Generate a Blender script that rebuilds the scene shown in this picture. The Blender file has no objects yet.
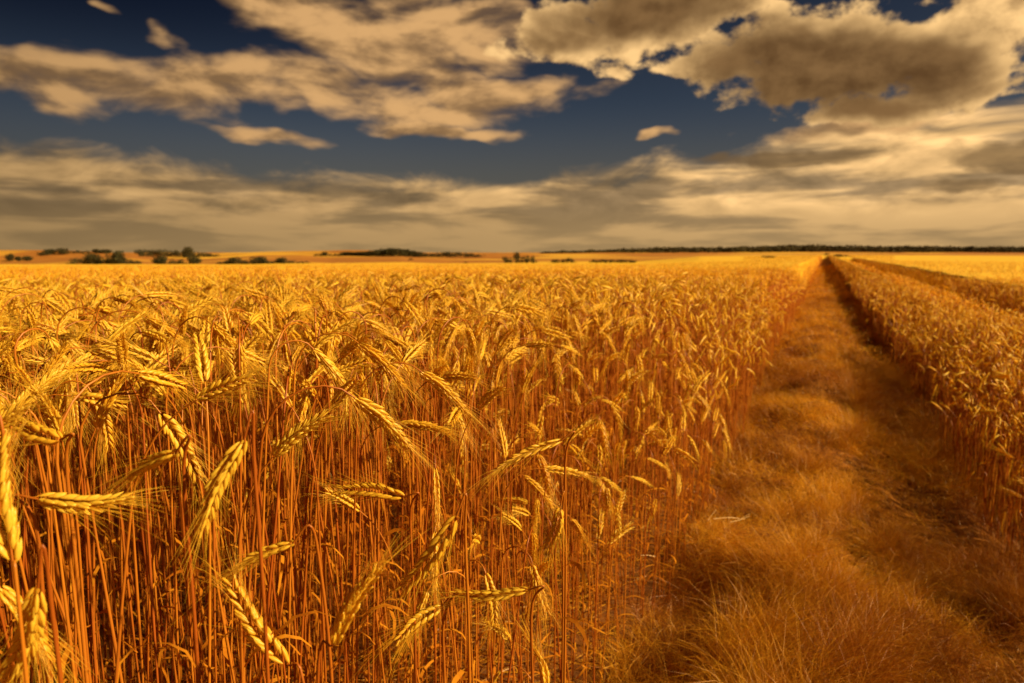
import bpy, math, os
import numpy as np

QUICK = os.environ.get('SKY_ONLY') == '1'
rng = np.random.default_rng(7)
R = math.radians
col = bpy.context.scene.collection
scene = bpy.context.scene

# ------------------------------------------------------------------ camera
F = 683.0
CAMH = 1.25
HORIZON = 253.0
PITCH = math.atan((341.5 - HORIZON) / F)
cam_d = bpy.data.cameras.new('camera')
cam_d.sensor_width = 36.0
cam_d.lens = 36.0 * F / 1024.0
cam_d.clip_start = 0.02
cam_d.clip_end = 20000
cam_d.dof.use_dof = True
cam_d.dof.focus_distance = 0.95
cam_d.dof.aperture_fstop = 6.3
cam = bpy.data.objects.new('camera', cam_d)
col.objects.link(cam)
cam.location = (0, 0, CAMH)
cam.rotation_euler = (math.pi / 2 - PITCH, 0, 0)
scene.camera = cam
cp, sp = math.cos(PITCH), math.sin(PITCH)


def ray(px, py):
    """direction with y component 1 through a pixel"""
    a = (px - 512.0) / F
    b = (341.5 - py) / F
    y = cp + b * sp
    z = -sp + b * cp
    return np.array([a / y, 1.0, z / y])


def at(px, py, depth):
    d = ray(px, py)
    return np.array([d[0] * depth, depth, CAMH + d[2] * depth])


def project(P):
    x = P[..., 0]
    y = P[..., 1]
    z = P[..., 2] - CAMH
    dep = y * cp - z * sp
    up = y * sp + z * cp
    dep = np.where(dep < 1e-3, 1e-3, dep)
    return 512 + F * x / dep, 341.5 - F * up / dep, dep


# path (tramline) frame: s runs along the track, u to its right
TH = math.atan((825 - 512) / 690.0)
SD = np.array([math.sin(TH), math.cos(TH)])
UD = np.array([math.cos(TH), -math.sin(TH)])


def us(x, y):
    return x * UD[0] + y * UD[1], x * SD[0] + y * SD[1]


def xy(u, s):
    return u * UD[0] + s * SD[0], u * UD[1] + s * SD[1]


def sstep(a, b, x):
    t = np.clip((x - a) / (b - a), 0, 1)
    return t * t * (3 - 2 * t)


# ------------------------------------------------------------------ sun + sky
SUN_EL, SUN_AZ = R(29), R(108)
sun_dir = np.array([math.sin(SUN_AZ) * math.cos(SUN_EL), math.cos(SUN_AZ) * math.cos(SUN_EL), math.sin(SUN_EL)])
sl = bpy.data.lights.new('sun', 'SUN')
sl.energy = 5.0
sl.angle = R(0.9)
sl.color = (1.0, 0.80, 0.52)
so = bpy.data.objects.new('sun', sl)
col.objects.link(so)
from mathutils import Vector
so.rotation_euler = Vector(sun_dir).to_track_quat('Z', 'Y').to_euler()
so.location = (20, 5, 30)

scene.view_settings.view_transform = 'Standard'
scene.view_settings.look = 'None'
scene.view_settings.exposure = 0.68
scene.view_settings.gamma = 1.0
scene.view_settings.use_curve_mapping = False
scene.cycles.max_bounces = 8
scene.cycles.diffuse_bounces = 5
scene.cycles.glossy_bounces = 2
scene.cycles.transmission_bounces = 3
scene.cycles.transparent_max_bounces = 4
scene.cycles.use_denoising = True
scene.cycles.denoiser = 'OPENIMAGEDENOISE'
scene.cycles.denoising_input_passes = 'RGB_ALBEDO_NORMAL'


class NB:
    """small helper for node maths"""
    def __init__(self, nt):
        self.nt = nt

    def new(self, t, **kw):
        n = self.nt.nodes.new(t)
        for k, v in kw.items():
            setattr(n, k, v)
        return n

    def put(self, sock, v):
        if isinstance(v, bpy.types.NodeSocket):
            self.nt.links.new(v, sock)
        elif v is not None:
            sock.default_value = v

    def m(self, op, a, b=None, c=None, clamp=False):
        n = self.new('ShaderNodeMath', operation=op, use_clamp=clamp)
        self.put(n.inputs[0], a)
        if b is not None:
            self.put(n.inputs[1], b)
        if c is not None:
            self.put(n.inputs[2], c)
        return n.outputs[0]

    def vm(self, op, a, b=None, out=0):
        n = self.new('ShaderNodeVectorMath', operation=op)
        self.put(n.inputs[0], a)
        if b is not None:
            self.put(n.inputs[1], b)
        return n.outputs[out]

    def comb(self, x, y, z=0.0):
        n = self.new('ShaderNodeCombineXYZ')
        self.put(n.inputs[0], x)
        self.put(n.inputs[1], y)
        self.put(n.inputs[2], z)
        return n.outputs[0]

    def sep(self, v):
        n = self.new('ShaderNodeSeparateXYZ')
        self.put(n.inputs[0], v)
        return n.outputs

    def ss(self, x, a, b, lo=0.0, hi=1.0):
        n = self.new('ShaderNodeMapRange', interpolation_type='SMOOTHSTEP')
        self.put(n.inputs[0], x)
        self.put(n.inputs[1], a)
        self.put(n.inputs[2], b)
        self.put(n.inputs[3], lo)
        self.put(n.inputs[4], hi)
        return n.outputs[0]

    def noise(self, v, scale=1.0, detail=4, rough=0.5, dist=0.0, out='Fac', dims='3D'):
        n = self.new('ShaderNodeTexNoise', noise_dimensions=dims)
        self.put(n.inputs['Vector'], v)
        n.inputs['Scale'].default_value = scale
        n.inputs['Detail'].default_value = detail
        n.inputs['Roughness'].default_value = rough
        n.inputs['Distortion'].default_value = dist
        return n.outputs[out]

    def mix(self, f, a, b, blend='MIX'):
        n = self.new('ShaderNodeMix', data_type='RGBA', blend_type=blend)
        self.put(n.inputs['Factor'], f)
        for i, v in ((6, a), (7, b)):
            if isinstance(v, tuple) and len(v) == 3:
                v = v + (1.0,)
            self.put(n.inputs[i], v)
        return n.outputs[2]


def px_to_q(px, py):
    """pixel -> angle units used by the sky (1 unit = 1/690 rad)"""
    d = ray(px, py)
    az = math.atan2(d[0], d[1])
    el = math.asin(d[2] / np.linalg.norm(d))
    return az * 690.0, el * 690.0


def cloud_noise_group():
    """the fine structure of the clouds; evaluated twice, once a step towards the sun, for their modelling"""
    g = bpy.data.node_groups.new('cloud_structure', 'ShaderNodeTree')
    g.interface.new_socket('Q', in_out='INPUT', socket_type='NodeSocketVector')
    for nm in ('High', 'Cumulus', 'Bank'):
        g.interface.new_socket(nm, in_out='OUTPUT', socket_type='NodeSocketFloat')
    gi = g.nodes.new('NodeGroupInput')
    go = g.nodes.new('NodeGroupOutput')
    b = NB(g)
    Q = gi.outputs[0]
    n1 = b.noise(b.vm('MULTIPLY', Q, (1 / 90, 1 / 36, 0)), 1.0, 5, 0.52, 0.18, dims='2D')
    n2 = b.noise(b.vm('MULTIPLY', Q, (1 / 52, 1 / 36, 0)), 1.0, 6, 0.55, 0.1, dims='2D')
    n3 = b.noise(b.vm('ADD', b.vm('MULTIPLY', Q, (1 / 80, 1 / 30, 0)), (7, 3, 0)), 1.0, 5, 0.55, 0.35, dims='2D')
    b.put(go.inputs[0], b.m('MULTIPLY', b.m('SUBTRACT', n1, 0.5), 2.1))
    b.put(go.inputs[1], b.m('MULTIPLY', b.m('SUBTRACT', n2, 0.5), 2.2))
    b.put(go.inputs[2], b.m('MULTIPLY', b.m('SUBTRACT', n3, 0.5), 3.4))
    return g


world = bpy.data.worlds.new('World')
scene.world = world
world.use_nodes = True
nt = world.node_tree
nt.nodes.clear()
b = NB(nt)
tc = b.new('ShaderNodeTexCoord')
D = b.sep(tc.outputs['Generated'])
az = b.m('MULTIPLY', b.m('ARCTAN2', D[0], D[1]), 690.0)
el = b.m('MULTIPLY', b.m('ARCSINE', D[2]), 690.0)
Q = b.comb(az, el)
grp = cloud_noise_group()
g1 = b.new('ShaderNodeGroup')
g1.node_tree = grp
b.put(g1.inputs[0], Q)
g2 = b.new('ShaderNodeGroup')
g2.node_tree = grp
b.put(g2.inputs[0], b.vm('ADD', Q, (8.0, 9.0, 0.0)))
w1 = b.noise(b.vm('MULTIPLY', Q, (1 / 110, 1 / 60, 0)), 1.0, 3, 0.6, out='Color', dims='2D')
w1 = b.vm('SUBTRACT', w1, (0.5, 0.5, 0.5))
qs = b.sep(b.vm('ADD', Q, b.vm('MULTIPLY', w1, (80, 40, 0))))


def blob(lst):
    acc = None
    for (px, py, rx, ry, rot, amp) in lst:
        cx, cy = px_to_q(px, py)
        c_, s_ = math.cos(R(rot)), math.sin(R(rot))
        # rot > 0 : right end lower;  a1 = (dx c - dy s)/rx, a2 = (dx s + dy c)/ry
        a1 = b.m('MULTIPLY_ADD', qs[0], c_ / rx, b.m('MULTIPLY_ADD', qs[1], -s_ / rx, (-cx * c_ + cy * s_) / rx))
        a2 = b.m('MULTIPLY_ADD', qs[0], s_ / ry, b.m('MULTIPLY_ADD', qs[1], c_ / ry, (-cx * s_ - cy * c_) / ry))
        q = b.m('MULTIPLY_ADD', a1, a1, b.m('MULTIPLY', a2, a2))
        v = b.m('MULTIPLY', b.m('MAXIMUM', b.m('MULTIPLY_ADD', q, -0.6, 1.0), 0.0), amp)
        acc = v if acc is None else b.m('MAXIMUM', acc, v)
    return acc


A = blob([(20, 76, 120, 26, 4, .95), (120, 88, 110, 22, 3, 1), (215, 86, 100, 24, -4, .95), (285, 10, 70, 30, 24, 1.05),
          (370, 45, 110, 42, 20, 1.1), (455, 92, 90, 28, 10, 1.05), (340, 92, 130, 20, 8, 1.05), (440, 18, 90, 34, 5, .95),
          (440, 130, 80, 9, 4, 1.0), (520, 92, 55, 18, -12, 1.0), (250, 131, 90, 9, 8, .72), (95, 12, 12, 5, 0, .5),
          (175, 36, 22, 10, 10, .8), (664, 131, 22, 6, -6, 1.1), (500, 45, 50, 22, 0, .75), (590, 85, 60, 12, -20, .5),
          (850, 129, 66, 13, -3, 1.1)])
C = blob([(635, 20, 125, 36, -6, 1.15), (560, 42, 60, 22, 10, .95), (700, 8, 90, 24, -12, 1.0), (820, 62, 130, 46, 6, 1.2),
          (960, 50, 110, 46, -18, 1.15), (745, 42, 60, 20, 12, .95), (690, 66, 60, 12, 8, .8), (1015, 30, 50, 44, -10, 1.05),
          (850, 104, 70, 20, 4, 1.05), (745, 92, 50, 12, 12, .75), (590, 62, 40, 12, 14, .8)])
BEL = blob([(635, 14, 100, 25, -4, 1.05), (800, 68, 105, 40, 6, 1.15), (900, 74, 80, 30, 0, 1.0), (860, 100, 66, 18, 4, 1.0),
            (575, 34, 50, 14, 0, .8), (970, 84, 60, 10, -6, .6)])
BEL2 = blob([(810, 160, 90, 9, 0, .9), (1010, 150, 45, 14, 0, 1.0), (950, 184, 40, 7, 0, .8), (730, 160, 50, 7, 0, .7)])
dA = b.m('MULTIPLY_ADD', b.ss(A, 0.0, 0.5, 0.25, 1.0), g1.outputs[0], b.m('MULTIPLY_ADD', A, 1.25, -0.2))
dC = b.m('MULTIPLY_ADD', b.ss(C, 0.0, 0.45, 0.1, 1.0), g1.outputs[1], b.m('SUBTRACT', C, 0.12))
bel = b.m('MULTIPLY_ADD', g1.outputs[1], 0.45, BEL)
q0 = b.sep(Q)
edge = b.m('ADD', b.ss(q0[0], 0.0, 380.0, 76.0, 120.0), b.ss(q0[0], -180.0, -460.0, 0.0, 18.0))
dB = b.m('MULTIPLY_ADD', b.m('SUBTRACT', edge, q0[1]), 1 / 14.0, g1.outputs[2])
sky = b.new('ShaderNodeTexSky', sky_type='NISHITA', sun_disc=False)
sky.sun_elevation = SUN_EL
sky.sun_rotation = SUN_AZ
sky.air_density = 0.9
sky.dust_density = 1.5
sky.ozone_density = 2.0
skyc = b.mix(1.0, sky.outputs[0], (0.18, 0.18, 0.21), 'MULTIPLY')
# warm dusty air towards the horizon
dust = b.ss(el, 150.0, 0.0)
deep = b.ss(el, 90.0, 230.0)
side = b.ss(az, 250.0, -450.0)
skyc = b.mix(b.m('MULTIPLY', deep, b.m('MULTIPLY_ADD', side, 0.45, 0.5)), skyc, (0.022, 0.048, 0.18))
skyc = b.mix(b.m('MULTIPLY', dust, 0.75), skyc, (1.25, 1.05, 0.72))


def lit(i, k):
    return b.m('MULTIPLY', b.m('SUBTRACT', g1.outputs[i], g2.outputs[i]), k)


dark = b.m('MULTIPLY_ADD', b.ss(az, -100.0, -560.0), -0.35, 1.1)     # sky and clouds darker towards the far left
# bank
inner = b.noise(b.vm('MULTIPLY', Q, (1 / 150, 1 / 24, 0)), 1.0, 5, 0.55, 0.2, dims='2D')
bankc = b.mix(b.ss(inner, 0.36, 0.60), (2.2, 1.5, 0.82), (5.9, 3.8, 1.75))
rgt = b.ss(az, -100.0, 350.0, 0.92, 1.45)
bankc = b.mix(1.0, bankc, b.comb(rgt, rgt, rgt), 'MULTIPLY')
bankc = b.mix(b.ss(el, 60.0, 5.0, 0.0, .65), bankc, (3.5, 2.35, 1.1))
bankl = b.m('ADD', 1.0, b.m('MULTIPLY', lit(2, 0.5), b.ss(el, 20.0, 60.0)))
bankc = b.mix(1.0, bankc, b.comb(bankl, bankl, bankl), 'MULTIPLY')
aB = b.m('MULTIPLY', b.ss(dB, -0.3, 1.5), 0.93)
c = b.mix(aB, skyc, bankc)
# high clouds
litA = b.m('MULTIPLY_ADD', lit(0, 1.0), 1.7, 0.62)
hc = b.mix(b.ss(litA, 0.0, 1.1), (2.3, 1.38, 0.7), (6.3, 3.8, 1.75))
aA = b.m('MULTIPLY', b.ss(dA, 0.12, 1.1), 0.97)
c = b.mix(aA, c, hc)
# cumulus
litC = b.m('MULTIPLY_ADD', lit(1, 1.0), 1.0, 0.62)
belc = b.mix(b.ss(litC, -0.1, 1.3), (0.8, 0.40, 0.16), (1.7, 0.93, 0.39))
cc = b.mix(b.ss(litC, 0.0, 1.0), (3.6, 2.2, 1.0), (9.4, 6.2, 2.9))
cc = b.mix(b.m('MULTIPLY', b.ss(bel, 0.02, 1.0), 0.95), cc, belc)
aC = b.ss(dC, 0.30, 0.66)
c = b.mix(aC, c, cc)
aD = b.m('MULTIPLY', b.ss(b.m('MULTIPLY_ADD', b.m('MULTIPLY', g1.outputs[1], 0.5), b.ss(BEL2, 0.0, 0.4), BEL2), 0.25, 0.8), 0.75)
c = b.mix(aD, c, (1.5, 0.95, 0.47))
c = b.mix(1.0, c, b.comb(b.m('MULTIPLY', dark, 1.07), dark, b.m('MULTIPLY', dark, 0.86)), 'MULTIPLY')
c = b.mix(b.ss(el, -2.0, -30.0), c, (0.8, 0.45, 0.12))
bg = b.new('ShaderNodeBackground')
b.put(bg.inputs['Color'], c)
bg.inputs['Strength'].default_value = 0.061
world.cycles.sampling_method = 'MANUAL'
world.cycles.sample_map_resolution = 256
wo = b.new('ShaderNodeOutputWorld')
nt.links.new(bg.outputs[0], wo.inputs[0])

#@@REST@@
# ------------------------------------------------------------------ object helpers
def setp(o, label=None, cat=None, group=None, kind=None):
    if label:
        o['label'] = label
    if cat:
        o['category'] = cat
    if group:
        o['group'] = group
    if kind:
        o['kind'] = kind
    return o


def tri_mesh(name, V, T, mats, smooth=True, var=None, matidx=None):
    """mesh from numpy arrays; T is (n,3) triangles or (n,4) quads"""
    V = np.asarray(V, dtype=np.float32)
    T = np.asarray(T, dtype=np.int32)
    k = T.shape[1]
    me = bpy.data.meshes.new(name)
    me.vertices.add(len(V))
    me.vertices.foreach_set('co', V.ravel())
    me.loops.add(T.size)
    me.loops.foreach_set('vertex_index', T.ravel())
    me.polygons.add(len(T))
    me.polygons.foreach_set('loop_start', np.arange(0, T.size, k, dtype=np.int32))
    if matidx is not None:
        me.polygons.foreach_set('material_index', np.asarray(matidx, dtype=np.int32))
    me.polygons.foreach_set('use_smooth', np.full(len(T), smooth, dtype=bool))
    for m_ in (mats if isinstance(mats, (list, tuple)) else [mats]):
        me.materials.append(m_)
    if var is not None:
        at_ = me.attributes.new('var', 'FLOAT', 'POINT')
        at_.data.foreach_set('value', np.asarray(var, dtype=np.float32))
    me.update(calc_edges=True)
    return me


def link(name, me, parent=None, loc=None):
    o = bpy.data.objects.new(name, me)
    col.objects.link(o)
    if parent is not None:
        o.parent = parent
    if loc is not None:
        o.location = loc
    return o


def empty(name, loc, rz=0.0):
    o = bpy.data.objects.new(name, None)
    o.empty_display_size = 0.1
    col.objects.link(o)
    o.location = loc
    o.rotation_euler = (0, 0, rz)
    return o


class Geo:
    def __init__(self):
        self.V, self.T, self.M, self.n = [], [], [], 0

    def add(self, V, T, m=0):
        V = np.asarray(V, float)
        T = np.asarray(T, int)
        self.V.append(V)
        self.T.append(T + self.n)
        self.M.append(np.full(len(T), m))
        self.n += len(V)

    def arr(self):
        return np.concatenate(self.V), np.concatenate(self.T), np.concatenate(self.M)


def frames(P):
    P = np.asarray(P, float)
    t = np.gradient(P, axis=0)
    t /= np.linalg.norm(t, axis=1)[:, None] + 1e-12
    ref = np.array([0, 1.0, 0])
    n = np.cross(t, ref)
    bad = np.linalg.norm(n, axis=1) < 0.15
    n[bad] = np.cross(t[bad], np.array([1.0, 0, 0]))
    n /= np.linalg.norm(n, axis=1)[:, None]
    bb = np.cross(t, n)
    return t, n, bb


def tube(P, rad, k=5):
    t, n, bb = frames(P)
    rad = np.broadcast_to(rad, len(P))
    a = np.arange(k) * 2 * np.pi / k
    V = P[:, None, :] + rad[:, None, None] * (np.cos(a)[None, :, None] * n[:, None, :] + np.sin(a)[None, :, None] * bb[:, None, :])
    V = V.reshape(-1, 3)
    T = []
    for i in range(len(P) - 1):
        for j in range(k):
            j2 = (j + 1) % k
            p, q, r, s_ = i * k + j, i * k + j2, (i + 1) * k + j2, (i + 1) * k + j
            T += [(p, q, r), (p, r, s_)]
    return V, T


def ribbon(P, w, side):
    side = np.asarray(side, float)
    P = np.asarray(P, float)
    w = np.broadcast_to(w, len(P))[:, None]
    V = np.stack([P - side * w / 2, P + side * w / 2], 1).reshape(-1, 3)
    T = []
    for i in range(len(P) - 1):
        p = 2 * i
        T += [(p, p + 1, p + 3), (p, p + 3, p + 2)]
    return V, T


# ------------------------------------------------------------------ materials
def straw_mat(name, c_a, c_b, c_c, transl=0.25, gloss=0.08, fine=60.0, stretch=(1, 1, 0.12)):
    """dry straw: matt, a little light passes through, each plant its own tint"""
    m_ = bpy.data.materials.new(name)
    m_.use_nodes = True
    nt = m_.node_tree
    nt.nodes.clear()
    b = NB(nt)
    at_ = b.new('ShaderNodeAttribute', attribute_name='var')
    oi = b.new('ShaderNodeObjectInfo')
    f = at_.outputs['Fac'] if name == 'dry_grass' else b.m('FRACT', b.m('ADD', at_.outputs['Fac'], oi.outputs['Random']))
    tc = b.new('ShaderNodeTexCoord')
    n = b.noise(b.vm('MULTIPLY', tc.outputs['Object'], stretch), fine, 2, 0.6)
    c1 = b.mix(f, c_a, c_b)
    c2 = b.mix(b.ss(n, 0.45, 0.75, 0.0, 0.6), c1, c_c)
    d = b.new('ShaderNodeBsdfDiffuse')
    b.put(d.inputs['Color'], c2)
    tr = b.new('ShaderNodeBsdfTranslucent')
    b.put(tr.inputs['Color'], c2)
    mx = b.new('ShaderNodeMixShader')
    mx.inputs[0].default_value = transl
    nt.links.new(d.outputs[0], mx.inputs[1])
    nt.links.new(tr.outputs[0], mx.inputs[2])
    gl = b.new('ShaderNodeBsdfGlossy')
    gl.inputs['Roughness'].default_value = 0.42
    gl.inputs['Color'].default_value = (1.0, 0.85, 0.6, 1)
    mx2 = b.new('ShaderNodeMixShader')
    mx2.inputs[0].default_value = gloss
    nt.links.new(mx.outputs[0], mx2.inputs[1])
    nt.links.new(gl.outputs[0], mx2.inputs[2])
    o = b.new('ShaderNodeOutputMaterial')
    nt.links.new(mx2.outputs[0], o.inputs[0])
    return m_


M_EAR = straw_mat('ripe_ear', (0.90, 0.52, 0.022), (0.93, 0.62, 0.045), (0.82, 0.40, 0.015), 0.38, 0.04, 220.0, (1, 1, 1))
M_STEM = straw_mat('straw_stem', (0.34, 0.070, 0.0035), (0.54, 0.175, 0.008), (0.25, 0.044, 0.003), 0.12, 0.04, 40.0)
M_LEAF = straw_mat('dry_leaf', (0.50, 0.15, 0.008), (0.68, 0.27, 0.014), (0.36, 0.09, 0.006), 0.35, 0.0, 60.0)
M_AWN = straw_mat('awn', (0.90, 0.52, 0.022), (0.93, 0.60, 0.04), (0.84, 0.44, 0.015), 0.45, 0.04, 60.0)
M_GRASS = straw_mat('dry_grass', (0.32, 0.085, 0.004), (0.86, 0.42, 0.016), (0.34, 0.09, 0.005), 0.30, 0.02, 9.0, (1, 1, 0.4))
M_PALE = straw_mat('pale_straw', (0.85, 0.54, 0.16), (0.85, 0.60, 0.22), (0.7, 0.40, 0.10), 0.2, 0.1, 90.0)


def soil_mat(name, cols, scale, big=None, bump=0.4, rough=0.95, streak=(1, 1, 1), bdist=0.02):
    m_ = bpy.data.materials.new(name)
    m_.use_nodes = True
    nt = m_.node_tree
    b = NB(nt)
    p = nt.nodes['Principled BSDF']
    tc = b.new('ShaderNodeTexCoord')
    v = b.vm('MULTIPLY', tc.outputs['Object'], streak)
    n = b.noise(v, scale, 6, 0.65)
    c = b.mix(b.ss(n, 0.35, 0.65), cols[0], cols[1])
    if big:
        n2 = b.noise(v, big, 3, 0.5)
        c = b.mix(b.ss(n2, 0.48, 0.6, 0, 0.85), c, cols[2])
    b.put(p.inputs['Base Color'], c)
    p.inputs['Roughness'].default_value = rough
    p.inputs['Specular IOR Level'].default_value = 0.15
    bp = b.new('ShaderNodeBump')
    bp.inputs['Strength'].default_value = bump
    bp.inputs['Distance'].default_value = bdist
    b.put(bp.inputs['Height'], n)
    nt.links.new(bp.outputs[0], p.inputs['Normal'])
    return m_


M_SOIL = soil_mat('field_soil', ((0.13, 0.045, 0.006), (0.22, 0.075, 0.008)), 14.0, bump=0.8)
M_PATH = soil_mat('path_soil', ((0.20, 0.062, 0.005), (0.34, 0.115, 0.007)), 22.0, bump=1.0, bdist=0.04)
M_CROP = soil_mat('crop_top', ((0.80, 0.42, 0.020), (0.90, 0.52, 0.030), (0.84, 0.45, 0.022)), 1.6, 0.05, bump=0.7, streak=(1, 1, 1), bdist=0.12)
M_HILL = soil_mat('harvested_fields', ((0.36, 0.125, 0.014), (0.48, 0.18, 0.018), (0.80, 0.42, 0.03)), 0.02, 0.0045, bump=0.2, streak=(1, 0.8, 1), bdist=0.5)

# ------------------------------------------------------------------ terrain heights
U_L, U_R = -0.47, 0.78           # first tramline
U2_L, U2_R = 2.2, 3.0          # second tramline


def crop_h(u):
    return 1.0 + (0.74 - 1.0) * sstep(0.0, 0.8, u)


RING = [12, 30, 70, 160, 500, 650, 900, 1200, 1500, 4000, 9000]
cols_px = {
    30:   [(0, 268), (640, 267.6), (780, 266.0), (825, 266.0), (1024, 268)],
    70:   [(0, 264.6), (250, 264.4), (310, 263.4), (420, 263.6), (640, 263.4), (700, 261.4), (825, 258.5), (1024, 259.5)],
    160:  [(0, 268), (640, 266), (700, 258), (825, 255.3), (1024, 256.3)],
    500:  [(0, 262), (60, 258), (100, 254.6), (130, 254.8), (160, 258), (200, 259), (230, 257.5), (260, 255), (300, 255.6), (330, 257.6),
           (400, 256.4), (450, 259.5), (500, 259), (540, 256.8), (640, 255.6), (700, 254.6), (770, 253.8), (1024, 253.6)],
    650:  [(0, 265), (200, 262), (330, 260), (540, 259), (700, 256), (1024, 255)],
    900:  [(-200, 251), (0, 250.3), (60, 250), (110, 252), (140, 252.6), (215, 254), (235, 252.8), (290, 251.2), (350, 250.2), (390, 250.6),
           (430, 253), (480, 253.6), (540, 254), (600, 253.4), (650, 253.6), (1024, 253.4)],
    1200: [(0, 255), (1024, 255)],
    1500: [(0, 252.4), (540, 253.2), (600, 252.6), (700, 252.2), (800, 251.4), (900, 252.2), (1024, 252.2)],
    4000: [(0, 252.6), (1024, 252.6)],
    9000: [(0, 252.9), (1024, 252.9)],
}


def T_top(x, y):
    """height of the top of the crop (near) and of the land (far)"""
    x = np.asarray(x, float)
    y = np.asarray(y, float)
    r = np.hypot(x, y)
    a = np.arctan2(x, y)
    ac = np.clip(a, -1.0, 1.0)
    px = 512 + 690 * np.tan(ac)
    dep = r * np.cos(ac)
    u, s = us(x, y)
    near = crop_h(u) - 0.12 * sstep(0.0, 1.0, u)
    near = near + (0.07 - 0.20 * sstep(2.2, 10.0, r)) * sstep(-0.2, -1.1, u)
    zs = [near]
    for d in RING[1:]:
        c_ = cols_px[d]
        row = np.interp(px, [q[0] for q in c_], [q[1] for q in c_])
        zs.append(CAMH - (row - 253.0) * d / 690.0)
    z = zs[0].copy() if hasattr(zs[0], 'copy') else zs[0]
    ld = np.log(np.maximum(dep, 1e-3))
    for i in range(len(RING) - 1):
        l0, l1 = math.log(RING[i]), math.log(RING[i + 1])
        t = np.clip((ld - l0) / (l1 - l0), 0, 1)
        if i > 1:
            t = t * t * (3 - 2 * t)
        z = np.where(ld > l0, zs[i] * (1 - t) + zs[i + 1] * t, z)
    return z


def hash_noise(x, y, sc, seed=0):
    """smooth value noise"""
    x = np.asarray(x) * sc
    y = np.asarray(y) * sc
    xi, yi = np.floor(x), np.floor(y)
    fx, fy = x - xi, y - yi
    fx, fy = fx * fx * (3 - 2 * fx), fy * fy * (3 - 2 * fy)

    def h(i, j):
        v = np.sin(i * 127.1 + j * 311.7 + seed * 74.7) * 43758.5453
        return v - np.floor(v)
    return (h(xi, yi) * (1 - fx) + h(xi + 1, yi) * fx) * (1 - fy) + (h(xi, yi + 1) * (1 - fx) + h(xi + 1, yi + 1) * fx) * fy - 0.5


def G(x, y):
    u, s = us(x, y)
    return T_top(x, y) - crop_h(u)


def in_gap(u):
    return ((u > U_L) & (u < U_R)) | ((u > U2_L) & (u < U2_R))


def edge_dist(u):
    """distance into the crop from the nearest tramline edge (negative inside a tramline)"""
    e = np.where(u <= (U_L + U_R) / 2, U_L - u, 0)
    e = np.where((u > (U_L + U_R) / 2) & (u <= (U_R + U2_L) / 2), u - U_R, e)
    e = np.where((u > (U_R + U2_L) / 2) & (u <= (U2_L + U2_R) / 2), U2_L - u, e)
    e = np.where(u > (U2_L + U2_R) / 2, u - U2_R, e)
    return e


def path_z(u, s):
    """tussocky surface of the tramline: a grassy middle, two shallow wheel ruts, cross ridges"""
    x, y = xy(u, s)
    z = G(x, y) + 0.004
    mid = np.exp(-((u - 0.05) / 0.26) ** 2) * 0.06
    rut = -0.065 * np.exp(-((u - 0.52) / 0.16) ** 2) - 0.03 * np.exp(-((u + 0.38) / 0.12) ** 2)
    nz = hash_noise(u * 1.0, s * 1.0, 2.6, 3) * 0.09 + hash_noise(u * 0.55, s, 5.2, 5) * 0.07 + hash_noise(u, s, 13, 8) * 0.01
    edge = sstep(U_L - 0.12, U_L + 0.12, u) * sstep(U_R + 0.12, U_R - 0.10, u)
    return z + np.maximum(mid + rut + nz * sstep(60, 8, s) + 0.055, 0.008) * edge - 0.02 * (1 - edge)


def grid_mesh(name, X, Y, Z, mat):
    nr, nc = X.shape
    V = np.stack([X, Y, Z], -1).reshape(-1, 3)
    i = np.arange(nr - 1)[:, None] * nc + np.arange(nc - 1)[None, :]
    q = np.stack([i, i + 1, i + nc + 1, i + nc], -1).reshape(-1, 4)
    return tri_mesh(name, V, q, mat)


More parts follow.
